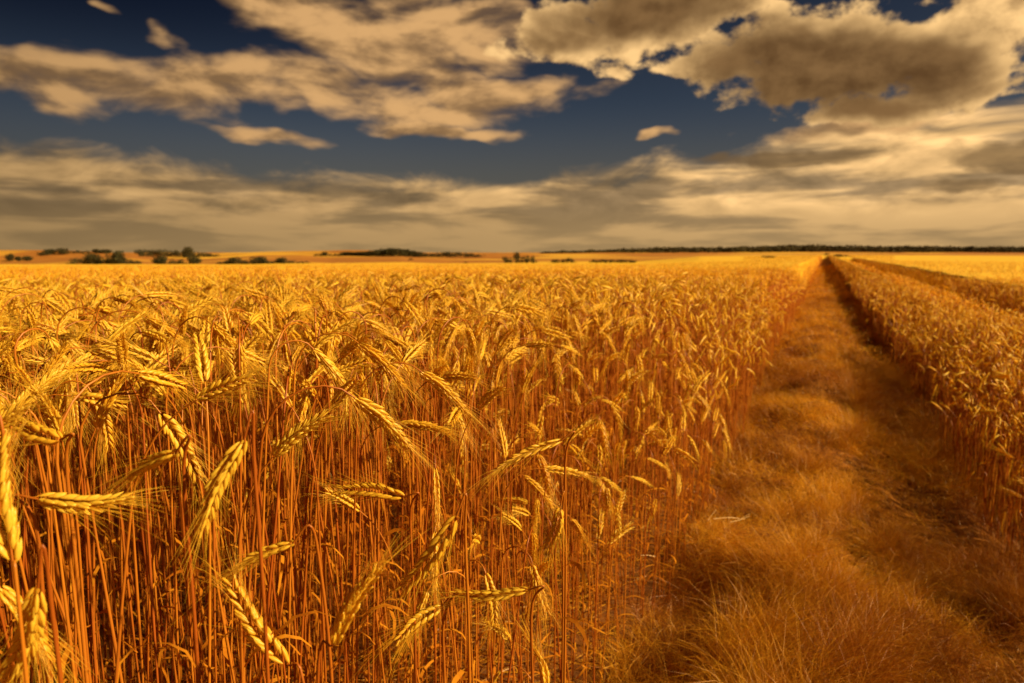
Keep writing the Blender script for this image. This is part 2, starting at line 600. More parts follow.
def build_ground():
    # near soil, all round the camera
    rr = np.concatenate([np.linspace(0.0, 3, 13)[1:], np.geomspace(3.3, 165, 60)])
    aa = np.concatenate([np.linspace(-math.pi, -1.0, 40)[:-1], np.linspace(-1.0, 1.0, 260), np.linspace(1.0, math.pi, 40)[1:]])
    A_, R_ = np.meshgrid(aa, rr)
    X, Y = R_ * np.sin(A_), R_ * np.cos(A_)
    # no tan blow-up behind the camera: T_top clamps the bearing
    Z = G(X, Y)
    far = sstep(20, 60, R_)
    o = link('ground', grid_mesh('ground', X, Y, Z - 0.3 * far, M_SOIL))
    setp(o, kind='structure')
    # small centre disc
    k = len(aa)
    Vc = np.vstack([[[0, 0, float(G(0.0, 0.0))]], np.stack([X[0], Y[0], Z[0]], -1)])
    Tc = [(0, i + 1, i + 2) for i in range(k - 1)]
    o2 = link('ground_centre', tri_mesh('ground_centre', Vc, Tc, M_SOIL))
    setp(o2, kind='structure')
    # far land: crop seen as one surface from 12 m out to the horizon
    px = np.unique(np.concatenate([np.arange(-400, 780, 3.0), np.arange(780, 900, 0.8), np.arange(900, 1450, 3.0)]))
    az_ = np.arctan((px - 512) / 690.0)
    az_ = np.concatenate([np.linspace(-math.pi, az_[0], 30)[:-1], az_, np.linspace(az_[-1], math.pi, 30)[1:]])
    for nm, r0, r1, nr, mt in (('wheat_field', 7.5, 230.0, 260, M_CROP), ('hills', 229.0, 9000.0, 210, M_HILL)):
        rr = np.geomspace(r0, r1, nr)
        A_, R_ = np.meshgrid(az_, rr)
        X, Y = R_ * np.sin(A_), R_ * np.cos(A_)
        Z = T_top(X, Y)
        if nm == 'wheat_field':
            u, s = us(X, Y)
            e = edge_dist(u)
            k_ = sstep(0.30, 0.75, e + 0.2 * sstep(40, 70, s)) * sstep(0.12, 0.34, e)
            k_ = np.where((u > U2_L - 0.3) & (u < U2_R + 0.3) & (s > 95), 1.0, k_)
            k_ = np.maximum(k_, sstep(170, 226, s))
            low = G(X, Y) - 0.15
            bumpz = hash_noise(X, Y, 2.2, 11) * 0.06 + hash_noise(X, Y, 0.35, 12) * 0.05
            drop = 0.02 + 0.04 * sstep(60, 16, R_) + 0.28 * sstep(13, 7.5, R_)
            Z = np.where(s > 0, low + (Z - low - drop + bumpz) * k_, Z - drop)
        else:
            Z = Z - 0.01 + hash_noise(X, Y, 0.012, 4) * 1.0 * sstep(300, 700, R_) + hash_noise(X, Y, 0.05, 4) * 0.3 * sstep(300, 500, R_)
        o = link(nm, grid_mesh(nm, X, Y, Z, mt))
        setp(o, kind='structure')
    # the two tramlines
    for nm, ul, ur, s1 in (('path', U_L - 0.12, U_R + 0.12, 200.0), ('path', U2_L - 0.1, U2_R + 0.1, 100.0)):
        ss_ = np.concatenate([np.arange(-3, 14, 0.05), np.geomspace(14, s1, 160)])
        uu = np.linspace(ul, ur, 30)
        U_, S_ = np.meshgrid(uu, ss_)
        X, Y = xy(U_, S_)
        Z = path_z(U_ - (0 if ul < 0 else 2.5), S_) if ul < 0 else G(X, Y) + 0.03 + hash_noise(X, Y, 3.0, 2) * 0.08
        o = link(nm, grid_mesh(nm, X, Y, Z, M_PATH))
        setp(o, kind='structure')


build_ground()


# ------------------------------------------------------------------ wheat plants
def smooth_curve(P, n):
    """resample a polyline smoothly (Catmull-Rom)"""
    P = np.asarray(P, float)
    Q_ = np.vstack([2 * P[0] - P[1], P, 2 * P[-1] - P[-2]])
    out = []
    m_ = len(P) - 1
    for k in range(n):
        t = k / (n - 1) * m_
        i = min(int(t), m_ - 1)
        f = t - i
        a, b_, c_, d = Q_[i], Q_[i + 1], Q_[i + 2], Q_[i + 3]
        out.append(0.5 * ((2 * b_) + (-a + c_) * f + (2 * a - 5 * b_ + 4 * c_ - d) * f * f + (-a + 3 * b_ - 3 * c_ + d) * f ** 3))
    return np.array(out)


def grain(c0, d, side, L, w, th, full=True):
    """one plump pointed spikelet: base c0, axis d"""
    d = d / np.linalg.norm(d)
    s_ = side - d * np.dot(side, d)
    s_ /= np.linalg.norm(s_) + 1e-9
    n = np.cross(d, s_)
    if full:
        st = [(0.0, 0.25), (0.22, 0.85), (0.5, 1.0), (0.8, 0.55)]
        k = 6
    else:
        st = [(0.0, 0.4), (0.4, 1.0)]
        k = 4
    a = np.arange(k) * 2 * np.pi / k
    V = []
    for (t, rr) in st:
        V.append(c0 + d * L * t + rr * (np.cos(a)[:, None] * s_ * w / 2 + np.sin(a)[:, None] * n * th / 2))
    V = np.vstack(V + [(c0 + d * L)[None]])
    T = []
    for i in range(len(st) - 1):
        for j in range(k):
            j2 = (j + 1) % k
            p, q, r, z = i * k + j, i * k + j2, (i + 1) * k + j2, (i + 1) * k + j
            T += [(p, q, r), (p, r, z)]
    b0 = (len(st) - 1) * k
    tip = len(V) - 1
    T += [(b0 + j, b0 + (j + 1) % k, tip) for j in range(k)]
    return V, T


def ear_geo(P, roll, lod, r_, awn_len=0.055, fat=1.0):
    """ear along the polyline P (base to tip); returns ear Geo and awn Geo"""
    ge, ga = Geo(), Geo()
    L = np.linalg.norm(np.diff(P, axis=0), axis=1).sum()
    nn = {0: 15, 1: 11, 2: 6}[lod]
    C_ = smooth_curve(P, nn * 2 + 1)
    t, n, bb = frames(C_)
    ca, sa = math.cos(roll), math.sin(roll)
    S_ = n * ca + bb * sa
    N_ = -n * sa + bb * ca
    if lod == 2:
        rad = np.array([0.3, 0.85, 1.0, 0.95, 0.8, 0.15]) * 0.0062 * fat
        Pp = smooth_curve(P, 6)
        V, T = tube(Pp, rad, 4)
        ge.add(V, T)
    else:
        for i in range(nn):
            f = i / (nn - 1)
            env = (0.72 + 0.5 * math.sin(min(1, f * 1.25 + 0.12) * math.pi)) * (1.0 if f < 0.8 else 1.0 - (f - 0.8) * 1.6)
            sg = 1 if i % 2 else -1
            idx = i * 2
            c0 = C_[idx]
            Lg = L / nn * (2.5 if lod == 0 else 2.9) * (0.85 + 0.3 * r_.random()) * (0.8 + 0.25 * env)
            wd = 0.0046 * env * fat
            rows = ((1, 1), (1, -1), (-1, 1), (-1, -1)) if lod == 0 else ((sg, 1), (sg, -1), (-sg, 0))
            for (a, c_) in rows:
                off = S_[idx] * a * 0.0024 * env * fat + N_[idx] * c_ * 0.0018 * env * fat
                if lod == 0 and a != sg:
                    off = off + t[idx] * L / nn * 0.5
                d = t[idx] + S_[idx] * a * 0.34 + N_[idx] * c_ * 0.16 + r_.normal(0, 0.05, 3)
                V, T = grain(c0 + off, d, S_[idx], Lg, wd, wd * 0.8, lod == 0)
                ge.add(V, T)
    # awns
    na = {0: 50, 1: 20, 2: 6}[lod]
    for k in range(na):
        f = r_.uniform(0.05, 1.0)
        idx = int(f * (len(C_) - 1))
        a = 1 if k % 2 else -1
        d = t[idx] + S_[idx] * a * r_.uniform(0.08, 0.34) + N_[idx] * r_.normal(0, 0.16)
        d /= np.linalg.norm(d)
        al = awn_len * r_.uniform(0.6, 1.25)
        p0 = C_[idx] + S_[idx] * a * 0.003
        bend = (S_[idx] * a * r_.uniform(-0.1, 0.25) + np.array([0, 0, -0.15])) * al
        p1 = p0 + d * al * 0.55 + bend * 0.3
        p2 = p0 + d * al + bend
        sd = np.cross(d, r_.normal(0, 1, 3))
        sd /= np.linalg.norm(sd)
        w = {0: 0.00036, 1: 0.0005, 2: 0.0008}[lod]
        if lod == 0:
            V, T = tube(np.array([p0, p1, p2]), [w * 0.8, w * 0.6, w * 0.15], 3)
        else:
            V = [p0 - sd * w, p0 + sd * w, p2]
            T = [(0, 1, 2)]
        ga.add(V, T)
    return ge, ga


def leaf_geo(p0, ang, L, w, r_, droop=1.0):
    pts = []
    d = np.array([math.cos(ang), math.sin(ang), 0])
    n = 8
    up = r_.uniform(0.3, 0.9)
    x = z = 0.0
    el_ = up * 1.3
    ph = 0.0
    for i in range(n):
        pts.append(p0 + d * x + np.array([0, 0, z]) + np.cross(d, [0, 0, 1]) * math.sin(i * 0.8 + up * 5) * 0.006)
        x += math.cos(el_) * L / n
        z += math.sin(el_) * L / n
        el_ -= droop * r_.uniform(0.25, 0.6)
    pts = np.array(pts)
    tw = np.linspace(0, r_.uniform(-3, 3), n)
    sd0 = np.cross(d, [0, 0, 1])
    side = np.cos(tw)[:, None] * sd0 + np.sin(tw)[:, None] * np.array([0, 0, 1.0])
    wd = w * np.array([0.5, 0.9, 1, 1, 0.85, 0.65, 0.4, 0.08])
    return ribbon(pts, wd, side)


def plant_lines(H, lean, bend, neck, earL, wob, r_, curl=0.5):
    """centre line in the xz plane (plus a slight wobble): stem points, ear points"""
    # direction angle from vertical goes lean -> bend along the neck, then on by `curl` through the ear
    stemL = H
    P = [np.zeros(3)]
    ang = lean * 0.3
    n1 = 7
    for i in range(n1):
        ang_i = lean * (0.3 + 0.7 * (i + 1) / n1)
        P.append(P[-1] + np.array([math.sin(ang_i), wob * math.sin(i * 1.1) * 0.3, math.cos(ang_i)]) * stemL / n1)
    n2 = 7
    for i in range(n2):
        ang = lean + (bend - lean) * ((i + 1) / n2) ** 1.3
        P.append(P[-1] + np.array([math.sin(ang), 0, math.cos(ang)]) * neck / n2)
    E = [P[-1]]
    n3 = 5
    for i in range(n3):
        a = bend + curl * (i + 0.5) / n3
        E.append(E[-1] + np.array([math.sin(a), wob * 0.2, math.cos(a)]) * earL / n3)
    return np.array(P), np.array(E)


def make_variant(k, lod, short=False):
    """local-space plant of nominal top height 1; dict of part -> (V,T,m)"""
    r_ = np.random.default_rng(1000 + k * 7 + lod * 131 + (5000 if short else 0))
    bends = [R(v) for v in (35, 60, 125, 110, 140, 155, 20, 95, 30, 130, 45, 148, 70, 165, 50, 12)]
    bend = bends[k % 16] + r_.uniform(-0.12, 0.12)
    lean = r_.uniform(-0.05, 0.09)
    neck = r_.uniform(0.06, 0.15) * (1.0 if bend > 1 else 1.3)
    earL = r_.uniform(0.062, 0.095)
    # stem length so the highest point comes to 1.0
    curl = r_.uniform(0.1, 0.5)
    P, E = plant_lines(0.8, lean, bend, neck, earL, 0.05, r_, curl)
    top = max(P[:, 2].max(), E[:, 2].max())
    P, E = plant_lines(0.8 + (1.0 - top), lean, bend, neck, earL, 0.05, r_, curl)
    gs, gl = Geo(), Geo()
    lv = []
    k_ = {0: 5, 1: 4, 2: 3}[lod]
    Ps = P if lod < 2 else P[[0, 4, 7, 9, 11, 14]]
    rad = np.interp(np.arange(len(Ps)), [0, len(Ps) * 0.5, len(Ps) - 1], [0.0019, 0.0016, 0.0010])
    if lod == 0:   # nodes of the straw
        for q in (2, 5):
            rad[q] *= 1.35
    if lod == 2:
        rad = rad * 1.3
    V, T = tube(Ps, rad, k_)
    gs.add(V, T)
    ge, ga = ear_geo(E, r_.uniform(0, math.pi), lod, r_, r_.uniform(0.038, 0.068), r_.uniform(0.78, 1.08))
    nl = {0: 3, 1: 2, 2: 1}[lod]
    for j in range(nl):
        f = [0.62, 0.34, 0.18][j] + r_.uniform(-0.06, 0.06)
        p0 = np.array([np.interp(f, np.linspace(0, 1, len(P)), P[:, c_]) for c_ in range(3)])
        p0 = P[0] + (P[7] - P[0]) * f
        V, T = leaf_geo(p0, r_.uniform(0, 6.28), r_.uniform(0.10, 0.20), r_.uniform(0.004, 0.0075), r_, r_.uniform(0.8, 1.5))
        if lod == 2:
            V = np.asarray(V)[[0, 1, 6, 7, 14, 15]]
            T = [(0, 1, 3), (0, 3, 2), (2, 3, 5), (2, 5, 4)]
        gl.add(V, T)
        lv.append((np.asarray(V), np.asarray(T), None))
    return dict(stem=gs.arr(), ear=ge.arr(), awns=ga.arr(), leaf=gl.arr(), leaves=lv)


def merged(v):
    Vs, Ts, Ms = [], [], []
    n = 0
    for i, part in enumerate(('stem', 'ear', 'awns', 'leaf')):
        V, T, _ = v[part]
        Vs.append(V)
        Ts.append(T + n)
        Ms.append(np.full(len(T), i))
        n += len(V)
    return np.concatenate(Vs), np.concatenate(Ts), np.concatenate(Ms)


VAR0 = [make_variant(k, 0) for k in range(16)]
VAR1 = [make_variant(k, 1) for k in range(16)]
VAR2 = [make_variant(k, 2) for k in range(12)]

# ---- plant positions
def place(r0, r1, dens, pxl, pxr, seed, smin=-1.5):
    rg = np.random.default_rng(seed)
    step = 1.0 / math.sqrt(dens)
    s_ = np.arange(smin, r1 + 1, step)
    u_ = np.arange(-r1 * 1.05, min(r1, 40) * 0.9, step)
    U_, S_ = np.meshgrid(u_, s_)
    U_ = U_.ravel() + rg.uniform(-0.62, 0.62, U_.size) * step
    S_ = S_.ravel() + rg.uniform(-0.62, 0.62, S_.size) * step
    x, y = xy(U_, S_)
    r = np.hypot(x, y)
    e = edge_dist(U_) + hash_noise(S_, U_ * 0 + np.sign(U_), 2.5, 3) * 0.12 + hash_noise(S_, U_ * 0 + np.sign(U_), 0.7, 13) * 0.14
    ok = (r >= r0) & (r < r1) & (e > 0) & ~((U_ > U2_L) & (U_ < U2_R))
    pxx = 512 + 690 * x / np.maximum(y, 0.02)
    view = (y > 0.1) & (pxx > pxl) & (pxx < pxr)
    near = (r < 2.6) & (U_ > U_R) & (S_ > -1.2)
    nearl = (r < 1.1) & (S_ > -0.2) & (U_ < -0.3)
    ok &= view | near | nearl
    return x[ok], y[ok], U_[ok], S_[ok], e[ok], rg


def plant_params(x, y, u, s, e, rg):
    n = len(x)
    h = crop_h(u) * (np.where(u > 0, 0.74, 0.60) + np.where(u > 0, 0.26, 0.40) * sstep(-0.02, 0.36, e)) * (1 + rg.normal(0, 0.05, n)) + hash_noise(x, y, 1.1, 9) * 0.08
    short = rg.random(n) < 0.13
    h = np.where(short, h * rg.uniform(0.55, 0.88, n), h)
    # wind eddies turn neighbouring ears alike, with scatter
    rot = hash_noise(x, y, 1.4, 21) * 9.0 + rg.normal(0, 1.6, n)
    # stems at the very edge lean out over the tramline
    return h, rot


def merge_instances(variants, x, y, z, h, rot, rg, tilt=0.05, width=1.0, nvar=None):
    nv = len(variants)
    which = rg.integers(0, nv, len(x))
    VV, TT, MM, AA = [], [], [], []
    off = 0
    for k in range(nv):
        V, T, M = variants[k]
        idx = np.where(which == k)[0]
        if not len(idx):
            continue
        c_, s_ = np.cos(rot[idx]), np.sin(rot[idx])
        hh = h[idx]
        # stretch in height only below the neck, so an ear keeps its size
        neck = 0.70
        zz = V[:, 2]
        low = np.minimum(zz, neck)
        sc = (hh[:, None] - (1 - neck)) / neck
        Z = low[None, :] * sc + (zz - low)[None, :]
        tx = rg.normal(0, tilt, len(idx))[:, None]
        ty = rg.normal(0, tilt, len(idx))[:, None]
        X = (V[None, :, 0] * c_[:, None] - V[None, :, 1] * s_[:, None]) * width + tx * Z
        Y = (V[None, :, 0] * s_[:, None] + V[None, :, 1] * c_[:, None]) * width + ty * Z
        P = np.stack([X + x[idx][:, None], Y + y[idx][:, None], Z + z[idx][:, None]], -1).astype(np.float32).reshape(-1, 3)
        tr = (T[None] + (np.arange(len(idx)) * len(V))[:, None, None]).reshape(-1, 3) + off
        VV.append(P)
        TT.append(tr.astype(np.int32))
        MM.append(np.tile(M, len(idx)))
        AA.append(np.repeat(rg.random(len(idx)), len(V)))
        off += len(P)
    return VV, TT, MM, AA, off


def bulk(name, layers, mats, label, cat, group=None):
    VV, TT, MM, AA, off = [], [], [], [], 0
    for (v, t, m_, a, n) in layers:
        VV += v
        TT += [q + off for q in t]
        MM += m_
        AA += a
        off += n
    me = tri_mesh(name, np.concatenate(VV), np.concatenate(TT), mats, True, np.concatenate(AA), np.concatenate(MM))
    o = link(name, me)
    setp(o, label, cat, group, 'stuff')
    return o


MATS = [M_STEM, M_EAR, M_AWN, M_LEAF]

# ---- heroes: plants whose ears the photo shows clearly, (ear base px, ear tip px, depth, stem foot px shift, hump)
heroes = [
    ((38, 588), (2, 690), 0.50, 16, 0.030, 'thick ear hanging by the lower left corner from a stem curled like a hook'),
    ((293, 543), (232, 573), 0.66, 34, 0.016, 'ear on a thin arched stem, nodding left just above the low crossing ears'),
    ((287, 664), (232, 583), 0.62, 10, 0.0, 'bright ear leaning left from the bottom edge, tip touching the arched ear above'),
    ((333, 645), (376, 572), 0.57, -8, 0.0, 'bright ear leaning up to the right with spread awns, lowest upright ear near the bottom'),
    ((456, 517), (402, 590), 0.72, 12, 0.018, 'long drooping ear with combed grains hanging left from a short hook, below the field centre'),
    ((528, 590), (456, 593), 0.78, 5, 0.006, 'level ear with a row of bright grains, among stems near the bottom centre'),
    ((441, 607), (398, 640), 0.80, 3, 0.008, 'dull small ear drooping left just below the long combed ear'),
    ((38, 499), (128, 498), 0.58, -6, 0.004, 'level ear pointing right with a clear row of grains, near the left edge'),
    ((14, 562), (0, 440), 0.50, 2, 0.0, 'upright ear cut by the left edge, thick and golden'),
    ((244, 440), (203, 528), 0.60, 12, 0.014, 'broad shaded ear slanting down to the left in the left half, soft awns round it'),
    ((404, 497), (338, 490), 0.85, 8, 0.012, 'ear pointing left and level over the long combed ear'),
    ((562, 440), (497, 470), 0.95, 5, 0.006, 'ear catching the sun, slanting down left right of centre'),
    ((560, 508), (547, 548), 0.95, 4, 0.012, 'short ear bent straight down like a walking stick, alone among bare stems'),
    ((545, 690), (535, 650), 0.80, 4, 0.0, 'small orange ear tip rising from the bottom edge'),
    ((60, 440), (8, 415), 0.62, 6, 0.02, 'ear slanting up left beside the left edge above the level ear'),
    ((176, 452), (132, 478), 0.60, 8, 0.012, 'ear drooping left above the dark gap in the left foreground'),
]


def hero(i, e0, e1, dep, foot, hump, label):
    r_ = np.random.default_rng(300 + i)
    A0 = at(*e0, dep)
    A1 = at(*e1, dep * (1 + r_.uniform(-0.03, 0.05)))
    gx = at(e0[0] + foot, e0[1], dep * 1.02)
    g0 = np.array([gx[0], gx[1], 0.0])
    g0[2] = float(G(g0[0], g0[1]))
    t_ = (A1 - A0)
    L = np.linalg.norm(t_)
    t_ /= L
    up = np.array([0, 0, 1.0])
    if t_[2] > 0.35:      # rising ear: the stem runs straight into it
        pts = [g0, g0 * 0.66 + (A0 - t_ * 0.05) * 0.34, g0 * 0.3 + (A0 - t_ * 0.06) * 0.7, A0 - t_ * 0.03, A0]
    else:
        sidev = (gx - A0)
        sidev[2] = 0
        apex = A0 - t_ * 0.02 + up * hump * 0.6
        sh = A0 + sidev * 0.75 - up * 0.03 + up * hump * 0.3
        mid = g0 + (A0 + sidev - g0) * 0.5
        low = g0 + (A0 + sidev - g0) * 0.82
        pts = [g0, mid, low, sh, apex, A0]
    P = smooth_curve(pts, 22) - g0
    bow = A0 + t_ * L * 0.5 + np.cross(t_, ray(*e0)) * 0.004 * r_.choice([-1, 1])
    E = smooth_curve([A0, bow, A1], 6) - g0
    root = empty('wheat_stalk', tuple(g0))
    setp(root, label, 'wheat stalk', 'wheat stalks standing closest to the lens')
    V, T = tube(P, np.interp(np.arange(22), [0, 12, 21], [0.0021, 0.0017, 0.0010]), 7)
    link('stem', tri_mesh('stem', V, T, M_STEM), root)
    ge, ga = ear_geo(E, math.atan2(0, 1) + R(90) * (i % 2) + 0.3, 0, r_, 0.06, 1.0)
    V, T, _ = ge.arr()
    eo = link('ear', tri_mesh('ear', V, T, M_EAR), root)
    V, T, _ = ga.arr()
    link('awns', tri_mesh('awns', V, T, M_AWN), eo)
    gl = Geo()
    for f in (0.35, 0.6):
        p0 = P[int(f * 14)]
        V, T = leaf_geo(p0, r_.uniform(0, 6.28), r_.uniform(0.12, 0.2), 0.006, r_, 1.2)
        lo = link('leaf', tri_mesh('leaf', V, T, M_LEAF), root)
    return g0


def build_wheat():
    hero_pos = []
    for i, hh in enumerate(heroes):
        hero_pos.append(hero(i, *hh))
    hero_pos = np.array(hero_pos)
    # near zone
    x, y, u, s, e, rg = place(0.46, 3.4, 420, -260, 1330, 11)
    dmin = np.min(np.hypot(x[:, None] - hero_pos[None, :, 0], y[:, None] - hero_pos[None, :, 1]), axis=1)
    pxx, pyy, dep = project(np.stack([x, y, np.full(len(x), 0.9)], -1))
    # keep the view to the hero ears open: nothing much nearer than about 0.55 m on the left
    # thinner at the tramline edge and close by, dense further in
    thin = rg.random(len(x)) < np.where(u < 0, 0.72 + 0.28 * sstep(0.25, 0.9, e), 0.8)
    # the bright ears get their sun through gaps in the crop
    hs = sun_dir[:2] / np.linalg.norm(sun_dir[:2])
    gap = np.zeros(len(x), bool)
    for i in (1, 2, 3, 4, 5, 7, 9, 11, 12):
        q = at(*heroes[i][0], heroes[i][2]) * 0.5 + at(*heroes[i][1], heroes[i][2]) * 0.5
        dx_, dy_ = x - q[0], y - q[1]
        al = dx_ * hs[0] + dy_ * hs[1]
        ac_ = np.abs(-dx_ * hs[1] + dy_ * hs[0])
        gap |= (al > 0.01) & (al < 0.65) & (ac_ < 0.065) & (rg.random(len(x)) < 0.8)
    keep = thin & ~gap & (dmin > 0.02) & ~((dep < 0.62) & (pxx > -40) & (pxx < 700) & (rg.random(len(x)) < 0.88)) & (np.hypot(x, y) > 0.46)
    x, y, u, s, e = x[keep], y[keep], u[keep], s[keep], e[keep]
    h, rot = plant_params(x, y, u, s, e, rg)
    dd = np.hypot(x, y)
    z = G(x, y)
    # next to the lens the stalks stand evenly tall, their ears just under lens height
    nl = (u < 0) & (dd < 1.9)
    full = CAMH - 0.10 - rg.random(len(x)) * 0.10 - z
    h = np.where(nl, h + (full - h) * sstep(0.0, 0.30, e) * sstep(1.9, 1.4, dd), h)
    h = np.minimum(h, CAMH - 0.10 - z)
    pxx, pyy, dep = project(np.stack([x, y, z + h - 0.05], -1))
    # low ears right before the lens: only those the photo shows (the ones built one by one above)
    ok = ~((dep < 1.15) & (pyy > 440) & (pxx > -30) & (pxx < 640) & (u < 0))
    x, y, z, u, s, e, h, rot, dd, pxx, pyy, dep = (q[ok] for q in (x, y, z, u, s, e, h, rot, dd, pxx, pyy, dep))
    inview = (pxx > -10) & (pxx < 1034) & (pyy < 690) & (pyy > 255) & (y > 0.3)
    score = np.where(inview, 1.0 / dep, 0)
    order = np.argsort(-score)
    pick = order[:300 - len(heroes)]
    rest = np.setdiff1d(np.arange(len(x)), pick)
    # individuals
    meshes = []
    for k, v in enumerate(VAR0):
        d = {}
        for part, mt in (('stem', M_STEM), ('ear', M_EAR), ('awns', M_AWN), ('leaf', M_LEAF)):
            V, T, _ = v[part]
            d[part] = (V, T, mt)
        for q, (V, T, _) in enumerate(v['leaves']):
            d['leaf', q] = (V, T, M_LEAF)
        meshes.append(d)
    cache = {}

    def part_mesh(k, part, hq):
        key = (k, part, hq)
        if key not in cache:
            V, T, mt = meshes[k][part]
            hh = hq
            neck = 0.70
            zz = V[:, 2]
            low = np.minimum(zz, neck)
            Z = low * (hh - 0.30) / neck + (zz - low)
            V2 = V.copy()
            V2[:, 2] = Z
            cache[key] = tri_mesh(part if isinstance(part, str) else part[0], V2, T, mt)
        return cache[key]

    for j in pick:
        k = int(rg.integers(0, 16))
        hq = round(float(h[j]) * 25) / 25
        root = empty('wheat_stalk', (x[j], y[j], z[j]), rot[j])
        root.rotation_euler = (rg.normal(0, 0.06), rg.normal(0, 0.06), rot[j])
        if u[j] > 0:
            lab = 'short ripe wheat stalk in the strip right of the grassy track'
        elif dep[j] < 1.15:
            lab = 'ripe wheat stalk with a nodding bearded ear in the close front of the left field'
        else:
            lab = 'ripe wheat stalk among the many behind the closest row, left field'
        setp(root, lab, 'wheat stalk', 'wheat stalks right of the track' if u[j] > 0 else
             ('wheat stalks in the close front' if dep[j] < 1.15 else 'wheat stalks behind the closest row'))
        link('stem', part_mesh(k, 'stem', hq), root)
        eo = link('ear', part_mesh(k, 'ear', hq), root)
        link('awns', part_mesh(k, 'awns', hq), eo)
        for q in range(3):
            link('leaf', part_mesh(k, ('leaf', q), hq), root)
    layers = []
    near = rest[dd[rest] < 1.7]
    mid_ = rest[dd[rest] >= 1.7]
    m0 = [merged(v) for v in VAR0]
    m1 = [merged(v) for v in VAR1]
    m2 = [merged(v) for v in VAR2]
    layers.append(merge_instances(m0, x[near], y[near], z[near], h[near], rot[near], rg))
    layers.append(merge_instances(m1, x[mid_], y[mid_], z[mid_], h[mid_], rot[mid_], rg))
    for (r0, r1, dens, vs, wd, seed, ml, mr) in ((3.4, 9.0, 400, m2, 0.85, 12, -160, 1230), (9.0, 22.0, 110, m2, 1.1, 13, -120, 1150), (22.0, 62.0, 14, m2, 1.4, 14, -80, 1110), (62.0, 190.0, 7, m2, 2.0, 15, 745, 895)):
        x2, y2, u2, s2, e2, rg2 = place(r0, r1, dens, ml, mr, seed, smin=0)
        h2, rot2 = plant_params(x2, y2, u2, s2, e2, rg2)
        h2 = np.minimum(h2, CAMH - 0.13 - rg2.random(len(h2)) * 0.05 - G(x2, y2)) if r0 < 5 else h2
        layers.append(merge_instances(vs, x2, y2, G(x2, y2), h2, rot2, rg2, width=wd))
        print('layer', r0, len(x2))
    print('near', len(near), len(mid_), 'individual', len(pick))
    bulk('wheat', layers, MATS, 'dense golden wheat filling the field on both sides of the track', 'wheat')


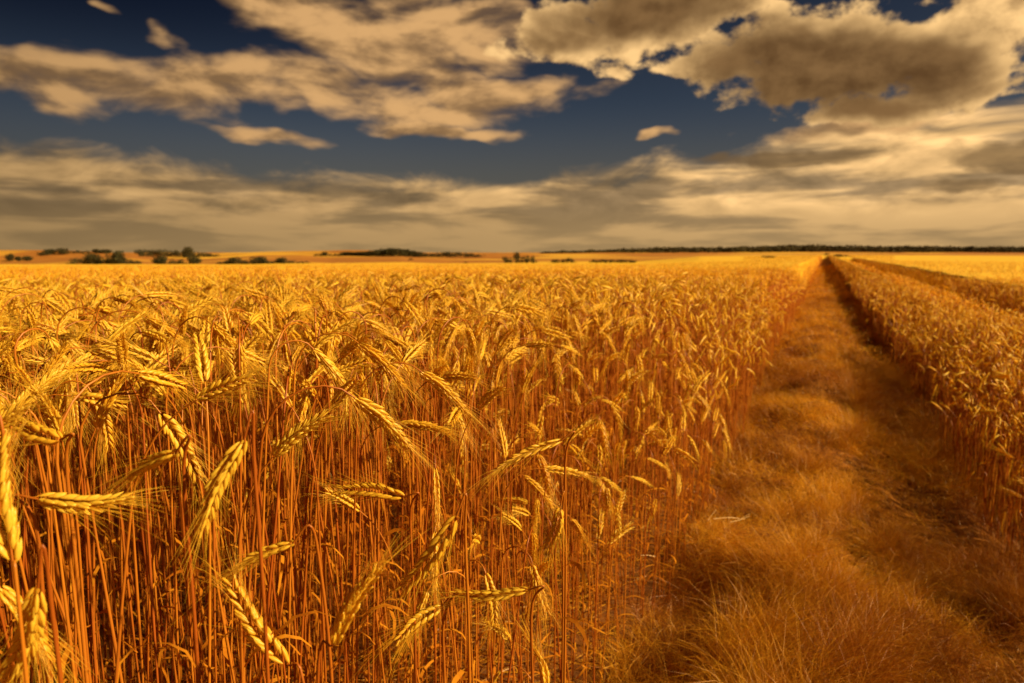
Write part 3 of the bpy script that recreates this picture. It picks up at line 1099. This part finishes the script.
# ------------------------------------------------------------------ dry grass on the tramlines
def build_grass():
    rg = np.random.default_rng(44)
    VV, TT, AA, off = [], [], [], 0
    for (ul, ur, s0, s1, dens, L0, w, seed) in ((U_L - 0.03, U_R + 0.14, 0.9, 3.6, 18000, 0.16, 0.0010, 1), (U_L - 0.03, U_R + 0.14, 3.6, 8.0, 6500, 0.15, 0.0018, 2),
                                               (U_L - 0.1, U_R + 0.1, 8.0, 26.0, 1100, 0.15, 0.004, 3), (U_L - 0.1, U_R + 0.1, 26.0, 80.0, 130, 0.17, 0.011, 4),
                                               (U2_L, U2_R, 3.0, 30.0, 500, 0.15, 0.005, 5), (U_L - 0.95, U_L + 0.04, 0.5, 5.0, 2600, 0.11, 0.0024, 6),
                                               (U_R + 0.05, U_R + 0.7, 1.2, 6.0, 2200, 0.10, 0.0024, 7), (U_L, U_R, 1.0, 9.0, 0, 0.17, 0.0010, 8)):
        n = int((ur - ul) * (s1 - s0) * dens)
        u = rg.uniform(ul, ur, n)
        s = rg.uniform(s0, s1, n)
        if seed == 8:      # taller fuzzy tufts standing out of the mat
            tu, ts = rg.uniform(ul, ur, 150), s0 + (s1 - s0) * rg.uniform(0, 1, 150) ** 1.5
            which = rg.integers(0, 150, 42000)
            u = tu[which] + rg.normal(0, 0.035, len(which))
            s = ts[which] + rg.normal(0, 0.035, len(which))
            n = len(u)
        clump = hash_noise(u, s, 6.0, 31) + hash_noise(u, s, 2.4, 32)
        keep = rg.random(n) < np.clip(0.85 + clump * 0.6, 0.65, 1)
        u, s, clump = u[keep], s[keep], clump[keep]
        n = len(u)
        x, y = xy(u, s)
        z = (path_z(u, s) if (ul < 0.5 and seed != 6) else G(x, y) if seed in (6, 7) else G(x, y) + 0.03) - 0.01
        L = L0 * rg.uniform(0.45, 1.25, n) * (1.0 + 1.1 * np.clip(clump, -0.5, 0.6)) * (1 + 0.4 * sstep(0.15, -0.1, U_R - u))
        # neighbouring blades lie the same way
        ang = hash_noise(x, y, 3.0, 41) * 14 + rg.normal(0, 1.35, n)
        e0 = rg.uniform(0.5, 1.35, n) if seed != 8 else rg.uniform(1.0, 1.5, n)
        bend = rg.uniform(0.2, 1.2, n)
        if seed in (6, 7):     # fallen straw lying criss-cross under the stalks
            e0 = rg.uniform(-0.05, 0.35, n)
            bend = rg.uniform(0.0, 0.25, n)
            ang = rg.uniform(0, 2 * np.pi, n)
            z = z + rg.uniform(0.01, 0.035, n)
        dx, dy = np.cos(ang), np.sin(ang)
        P = []
        pos = np.stack([x, y, z], -1)
        el_ = e0.copy()
        for k in range(4):
            P.append(pos.copy())
            step = (L / 3)[:, None]
            pos = pos + np.stack([dx * np.cos(el_), dy * np.cos(el_), np.sin(el_)], -1) * step
            el_ = el_ - bend * 0.55
        P = np.stack(P, 1)
        sa = rg.uniform(0, np.pi, n)
        sd = np.stack([-dy * np.cos(sa), dx * np.cos(sa), np.sin(sa)], -1)
        ww = w * rg.uniform(0.7, 1.4, n)
        V = np.empty((n, 7, 3), np.float32)
        for k, f in enumerate((1.0, 0.85, 0.55)):
            V[:, 2 * k] = P[:, k] - sd * (ww * f / 2)[:, None]
            V[:, 2 * k + 1] = P[:, k] + sd * (ww * f / 2)[:, None]
        V[:, 6] = P[:, 3]
        T = np.array([(0, 1, 3), (0, 3, 2), (2, 3, 5), (2, 5, 4), (4, 5, 6)])
        VV.append(V.reshape(-1, 3))
        TT.append((T[None] + (np.arange(n) * 7)[:, None, None]).reshape(-1, 3) + off)
        tint = 0.5 + hash_noise(x, y, 2.2, 61) * 0.9 + hash_noise(x, y, 7.0, 62) * 0.5 + rg.normal(0, 0.16, n)
        AA.append(np.repeat(np.clip(tint, 0.01, 0.99), 7))
        off += n * 7
        print('grass', n)
    me = tri_mesh('dry_grass', np.concatenate(VV), np.concatenate(TT), M_GRASS, True, np.concatenate(AA))
    o = link('dry_grass', me)
    setp(o, 'matted orange dry grass covering the track through the wheat', 'grass', None, 'stuff')


# ------------------------------------------------------------------ loose straw pieces on the track
def build_straw():
    spots = [((729, 519), 34, 4, 'pale broken straw lying across the left edge of the track, low in the stems'),
             ((712, 515), 14, -50, 'small pale curled straw end beside the left edge of the track'),
             ((744, 612), 16, -70, 'pale straw bit standing in the grass at the bottom of the track'),
             ((648, 556), 16, 8, 'short pale straw caught level between the stems'),
             ((740, 519), 22, -14, 'thin forked straw just under the level straw at the track edge')]
    for i, ((px, py), Lp, ang, lab) in enumerate(spots):
        # meet the ground under that pixel, a hand above it
        d = ray(px, py)
        dep = (CAMH - 0.17) / -d[2]
        c0 = at(px, py, dep)
        L = Lp * dep / F
        a = R(ang)
        r_ = np.random.default_rng(i)
        v = np.array([math.cos(a), 0.15, -math.sin(a)]) * L
        sag = np.array([0, 0, 0.045 * L])
        P = smooth_curve([c0 - v / 2, c0 + sag * (1 if i != 4 else -1), c0 + v / 2], 8)
        V, T = tube(P, np.linspace(0.0022, 0.0012, 8), 5)
        g = Geo()
        g.add(V, T)
        if i == 4:
            V, T = tube(smooth_curve([c0, c0 + v * 0.3 + sag * 1.5, c0 + v * 0.5 + sag * 2.6], 6), 0.001, 4)
            g.add(V, T)
        V, T, _ = g.arr()
        o = link('straw', tri_mesh('straw', V, T, M_PALE))
        setp(o, lab, 'straw')


# ------------------------------------------------------------------ trees and bushes
M_LEAFG = bpy.data.materials.new('dark_foliage')
M_LEAFG.use_nodes = True
_b = NB(M_LEAFG.node_tree)
_p = M_LEAFG.node_tree.nodes['Principled BSDF']
_oi = _b.new('ShaderNodeObjectInfo')
_tc = _b.new('ShaderNodeTexCoord')
_n = _b.noise(_tc.outputs['Object'], 0.6, 3, 0.6)
_c = _b.mix(_oi.outputs['Random'], (0.035, 0.036, 0.010), (0.055, 0.042, 0.012))
_c = _b.mix(_b.ss(_n, 0.4, 0.7), _c, (0.085, 0.062, 0.016))
_b.put(_p.inputs['Base Color'], _c)
_p.inputs['Roughness'].default_value = 0.8
_p.inputs['Specular IOR Level'].default_value = 0.1
M_BARK = soil_mat('bark', ((0.06, 0.035, 0.015), (0.10, 0.06, 0.03)), 8.0)


def crown_mesh(seed, w, h, z0, dens=900, lobes=7, conic=False):
    """leaf clumps spread through an uneven crown volume, w wide, from z0 up to h"""
    r_ = np.random.default_rng(seed)
    cs = []
    for i in range(lobes):
        a = r_.uniform(0, 6.28)
        rr = w * 0.5 * r_.uniform(0.15, 0.62)
        zc = z0 + (h - z0) * r_.uniform(0.22, 0.8)
        if conic:
            rr *= 1 - 0.7 * (zc - z0) / (h - z0)
        sz = min(w, h - z0) * r_.uniform(0.2, 0.34)
        zc = min(zc, h - sz * 0.8)
        cs.append((math.cos(a) * rr, math.sin(a) * rr, zc, sz))
    cs.append((0, 0, z0 + (h - z0) * 0.5, min(w, h - z0) * 0.36))
    cs.append((r_.uniform(-.1, .1) * w, 0, h - (h - z0) * 0.22, min(w, h - z0) * 0.22))
    V, T = [], []
    n = 0
    per = dens // len(cs)
    for (cx, cy, cz, sz) in cs:
        for k in range(per):
            d = r_.normal(0, 1, 3)
            d /= np.linalg.norm(d)
            p = np.array([cx, cy, cz]) + d * sz * r_.uniform(0.55, 1.08) * np.array([1, 1, 0.85])
            if p[2] < z0 * 0.7:
                p[2] = z0 * 0.7 + r_.random() * 0.3
            q = r_.normal(0, 1, (3, 3)) * sz * 0.13
            V += [p + q[0], p + q[1], p + q[2]]
            T.append((n, n + 1, n + 2))
            n += 3
    V = np.array(V)
    # bring the crown to its stated width and height
    lo, hi = np.percentile(V, 1.5, axis=0), np.percentile(V, 98.5, axis=0)
    V[:, :2] *= w / np.mean((hi - lo)[:2])
    V[:, 2] = z0 * 0.5 + (V[:, 2] - lo[2]) * (h - z0 * 0.5) / (hi[2] - lo[2])
    return tri_mesh('crown', V, T, M_LEAFG, False)


def trunk_mesh(h, rad, seed):
    r_ = np.random.default_rng(seed)
    g = Geo()
    P = np.array([[0, 0, -0.4], [0.02, 0, h * 0.3], [r_.uniform(-.1, .1), 0.05, h * 0.55], [r_.uniform(-.2, .2), 0.1, h * 0.85]])
    g.add(*tube(P, np.array([rad, rad * 0.8, rad * 0.55, rad * 0.15]), 7))
    for k in range(5):
        a = r_.uniform(0, 6.28)
        z0 = h * r_.uniform(0.3, 0.55)
        e = np.array([math.cos(a), math.sin(a), 1.0]) * h * r_.uniform(0.15, 0.28)
        g.add(*tube(np.array([[0, 0, z0], e * 0.5 + [0, 0, z0], e + [0, 0, z0 + 0.1]]), np.array([rad * 0.4, rad * 0.25, rad * 0.08]), 5))
    V, T, _ = g.arr()
    return tri_mesh('trunk', V, T, M_BARK)


PROT = {}
for k in range(5):
    PROT['tree', k] = (crown_mesh(50 + k, 8.0, 8.0, 0.9, 1800, 11), trunk_mesh(6.0, 0.28, k))
for k in range(4):
    PROT['bush', k] = (crown_mesh(70 + k, 8.0, 4.0, 0.3, 1000, 9), trunk_mesh(2.6, 0.14, k + 9))
PROT['spire', 0] = (crown_mesh(90, 5.0, 11.0, 1.0, 1200, 10, True), trunk_mesh(8.0, 0.25, 17))


def surface_depth(px, py, d0, d1):
    """distance at which the sight line through the pixel meets the land between d0 and d1"""
    best, bd = None, 1e9
    for d in np.geomspace(d0, d1, 300):
        p = at(px, py, d)
        dz = p[2] - float(T_top(np.array([p[0]]), np.array([p[1]]))[0])
        if dz <= 0:
            return d
        if abs(dz) / d < bd:
            bd, best = abs(dz) / d, d
    return best


# (centre px, base row, width px, height px, depth, kind, label, group)
plants = []


def row(xs, base, hts, wds, depth, kind, label, group, jitter=0.0):
    for i, x_ in enumerate(xs):
        plants.append((x_, base if not callable(base) else base(x_), wds[i % len(wds)], hts[i % len(hts)], depth, kind, label, group))


row([11], 261, [7], [7], 560, 'tree', 'round dark tree at the far left end of the hillside trio', None)
row([19], 261, [4.5], [6], 560, 'tree', 'small middle tree of the hillside trio at the far left', None)
row([27], 261, [5], [7], 560, 'tree', 'right tree of the hillside trio at the far left', None)
row([41, 46], 255.6, [3.2, 3.6], [6, 7], 820, 'bush', 'low bush at the start of the ridge tree line on the left hills', 'low bushes starting the left ridge line')
row([50.5], 254.8, [5.5], [9], 830, 'tree', 'rounded tree standing left of its pair on the left ridge', None)
row([62], 254.4, [5.8], [11], 840, 'tree', 'widest rounded tree standing on the left ridge', None)
row([72, 77, 82, 88], 253.4, [2.5, 3, 2.2, 2.6], [6, 6, 7, 6], 860, 'bush', 'low bush between the round trees and the far trees of the left ridge', 'low bushes along the left ridge')
row([97, 101, 107], 253.4, [4.2, 3.6, 4], [7, 6, 7], 870, 'tree', 'small tree in the little group topping the left ridge', 'tree group topping the left ridge')
row([74, 81, 88, 105, 111, 125, 132, 138], 265.5, [7, 6.5, 9, 7, 6, 8, 6, 5], [9, 9, 10, 10, 9, 10, 9, 9], 440, 'bush', 'dark bush in the hedge below the left hills', 'bushes of the hedge below the left hills')
row([95], 265.5, [11], [14], 440, 'tree', 'broad tree rising from the left half of the hedge below the left hills', None)
row([119], 265.5, [14], [13], 440, 'tree', 'tallest tree of the hedge below the left hills', None)
row([141, 147, 153, 159, 165, 171, 177, 183, 192, 198, 204, 210, 215], lambda q: 256.5 + 0.01 * (q - 140), [6.5, 7, 6.6, 7.2, 6.4, 6.2, 6.4, 6, 6, 5, 4.4, 3.6, 2.6], [9, 10, 9, 10], 620, 'bush',
    'dark tree in the long copse on the left hill slope', 'trees of the long copse on the left slope')
row([187.5], 258, [10.5], [8], 615, 'tree', 'tree standing highest out of the long copse on the left slope', None)
row([162], 265, [8.5], [12], 450, 'tree', 'tree in front of the long copse, under its middle', None)
row([172, 180], 265, [6, 5.5], [9, 9], 450, 'bush', 'bush between the two trees in front of the long copse', 'bushes in front of the long copse')
row([193], 265, [9], [11], 450, 'tree', 'tree in front of the long copse, under its right end', None)
row([222, 228, 240, 246, 253, 266, 274, 289, 295, 301, 308], lambda q: 265.5, [3.6, 4.5, 6, 5.5, 5.5, 6.0, 5, 5, 5, 4.2, 3.2], [10, 9, 10, 9], 450, 'bush', 'dark bush in the hedge that ends by the centre left crest', 'bushes of the hedge on the centre left crest')
row([233], 265.4, [8], [11], 450, 'tree', 'first taller tree of the hedge on the centre left crest', None)
row([260], 265.4, [8.5], [12], 450, 'tree', 'middle taller tree of the hedge on the centre left crest', None)
row([282], 265.4, [7.6], [10], 450, 'tree', 'last taller tree of the hedge on the centre left crest', None)
row([316, 321, 330, 336, 341], 256.2, [2, 2.3, 2, 2.4, 2.3], [5, 5, 6, 5], 850, 'bush', 'tiny bush dotted along the middle ridge left of the wood', 'bushes dotted along the middle ridge')
row([324.5], 256, [4], [5], 850, 'tree', 'small lone tree among the bushes on the middle ridge', None)
row([346, 351, 356, 361, 366, 371, 377, 383, 389, 395, 401, 407, 413, 419], lambda q: 255.6 + 0.018 * (q - 345), [3.4, 3.6, 3.6, 4, 4.4, 5.2, 6.2, 7.2, 7.8, 7.8, 7.6, 7, 6, 5.2], [9, 9, 10], 860, 'tree', 'dark tree in the wood on the middle ridge', 'trees of the wood on the middle ridge')
row([425, 431, 437, 443, 449, 455, 461, 467, 473, 478], lambda q: 257.2, [3.8, 3.6, 4.6, 5.0, 5.4, 5.0, 4.6, 4.0, 3.2, 2.4], [9, 10], 870, 'bush', 'tree in the thinner tail of the wood running to the right', 'trees in the tail of the middle wood')
row([411], 260.4, [2.2], [4], 480, 'bush', 'lone little bush in the field below the middle wood', None)
row([466], 263.2, [1.8], [3], 330, 'bush', 'tiny lone bush on the crest left of the dark clump', None)
row([506, 510.5, 523, 528, 532.5], 263.6, [7.2, 6.4, 7.6, 7.8, 7.4], [6, 6, 7], 330, 'bush', 'bush in the dense dark clump on the crest at mid picture', 'bushes of the dense clump on the crest')
row([516.5], 263.6, [10.8], [6.5], 330, 'spire', 'pointed tree rising from the dense dark clump on the crest', None)
row([553.5, 558, 562.5, 571.5], 263.0, [3.6, 3.8, 3.8, 4], [6, 6], 340, 'bush', 'bush in the short low hedge between the clump and the long low hedge', 'bushes of the short low hedge')
row([568], 263, [5.2], [6], 340, 'bush', 'taller bush near the right end of the short low hedge', None)
row([593 + 4.2 * q for q in range(10)], 262.9, [3.4, 3.2, 3.6, 3.3], [6, 6, 7], 340, 'bush', 'bush in the long low hedge on the crest', 'bushes of the long low hedge')
row([634.5], 262.9, [2.6], [5], 340, 'bush', 'smallest bush at the right end of the long low hedge', None)
row([764, 768, 772.5], lambda q: 257.4 + 0.15 * (q - 764), [1.5, 2.3, 1.8], [6, 7, 5], 150, 'bush', 'low scrub at the end of the field bank left of the track head', 'scrub left of the track head')
row([826], 255.6, [2.8], [3.4], 165, 'bush', 'small dark bush where the track runs out at the far field edge', None)
row([836.5, 840.5, 845.5], lambda q: 256.4 + 0.35 * (q - 836.5) / 1.5, [2.0, 2.6, 1.7], [6, 6, 6], 150, 'bush', 'low scrub on the field edge right of the track head', 'scrub right of the track head')


def build_trees():
    r_ = np.random.default_rng(5)
    cnt = 0
    for (px, base, wpx, hpx, depth, kind, label, group) in plants:
        lo_, hi_ = (165, 640) if depth < 520 and base > 257 else (400, 1300)
        if depth < 200:
            lo_, hi_ = 100, 229
        d = surface_depth(px, base, lo_, hi_)
        p = at(px, base, d)
        gz = float(T_top(np.array([p[0]]), np.array([p[1]]))[0])
        Hh = hpx * 1.0 * d / 690.0 + max(0.0, p[2] - gz)
        Wd = wpx * d / 690.0 * 1.15
        k = int(r_.integers(0, 5 if kind == 'tree' else 4)) if kind != 'spire' else 0
        cm, tm = PROT[kind, k]
        nomH = {'tree': 8.0, 'bush': 4.0, 'spire': 11.0}[kind]
        nomW = {'tree': 8.0, 'bush': 8.0, 'spire': 5.0}[kind]
        nm = 'tree' if kind != 'bush' else 'bush'
        root = empty(nm, (p[0], p[1], gz), r_.uniform(0, 6.28))
        root.scale = (Wd / nomW, Wd / nomW, Hh / nomH)
        setp(root, label, nm, group)
        link('crown', cm, root)
        link('trunk', tm, root)
        cnt += 1
    print('trees', cnt)


def build_forest():
    """the far wood along the horizon reads as one dark mass"""
    r_ = np.random.default_rng(9)
    V, T, n = [], [], 0
    tp = [(540, 252.2), (560, 251.4), (600, 250.2), (640, 248.8), (655, 247.8), (680, 247.4), (720, 247.6), (760, 246.6), (790, 245.2), (815, 245.2), (835, 246.2), (900, 246.4),
          (960, 247.0), (1030, 247.2), (1300, 247.5)]
    bt = [(540, 253.4), (640, 253.6), (700, 252.8), (800, 252.4), (870, 252.6), (1300, 252.6)]
    x_ = 545.0
    VV, TT = [], []
    while x_ < 1290:
        top = np.interp(x_, *zip(*tp)) + r_.normal(0, 0.35)
        bot = np.interp(x_, *zip(*bt)) + 0.8
        for dd in (1450, 1560, 1680):
            d = dd * r_.uniform(0.97, 1.03)
            p = at(x_ + r_.uniform(-1, 1), bot, d)
            ht = (bot - top) * d / 690.0 * r_.uniform(0.9, 1.15)
            wd = 11.0 * r_.uniform(0.8, 1.5)
            m_ = 110
            q = r_.normal(0, 1, (m_, 3))
            q /= np.linalg.norm(q, axis=1)[:, None]
            q *= np.array([wd, wd, ht / 2]) * r_.uniform(0.6, 1.0, (m_, 1))
            c_ = p + [0, 0, ht / 2] + q
            tri = c_[:, None, :] + r_.normal(0, 1, (m_, 3, 3)) * np.array([1.5, 1.5, min(1.3, ht * 0.12)])
            VV.append(tri.reshape(-1, 3))
        x_ += 3.0
    V = np.concatenate(VV)
    T = np.arange(len(V)).reshape(-1, 3)
    o = link('forest', tri_mesh('forest', V, T, M_LEAFG, False))
    setp(o, 'dark green far-off wood lying along the horizon on the right', 'forest', None, 'stuff')


if not QUICK:
    build_trees()
    build_forest()
    build_grass()
    build_straw()
    build_wheat()
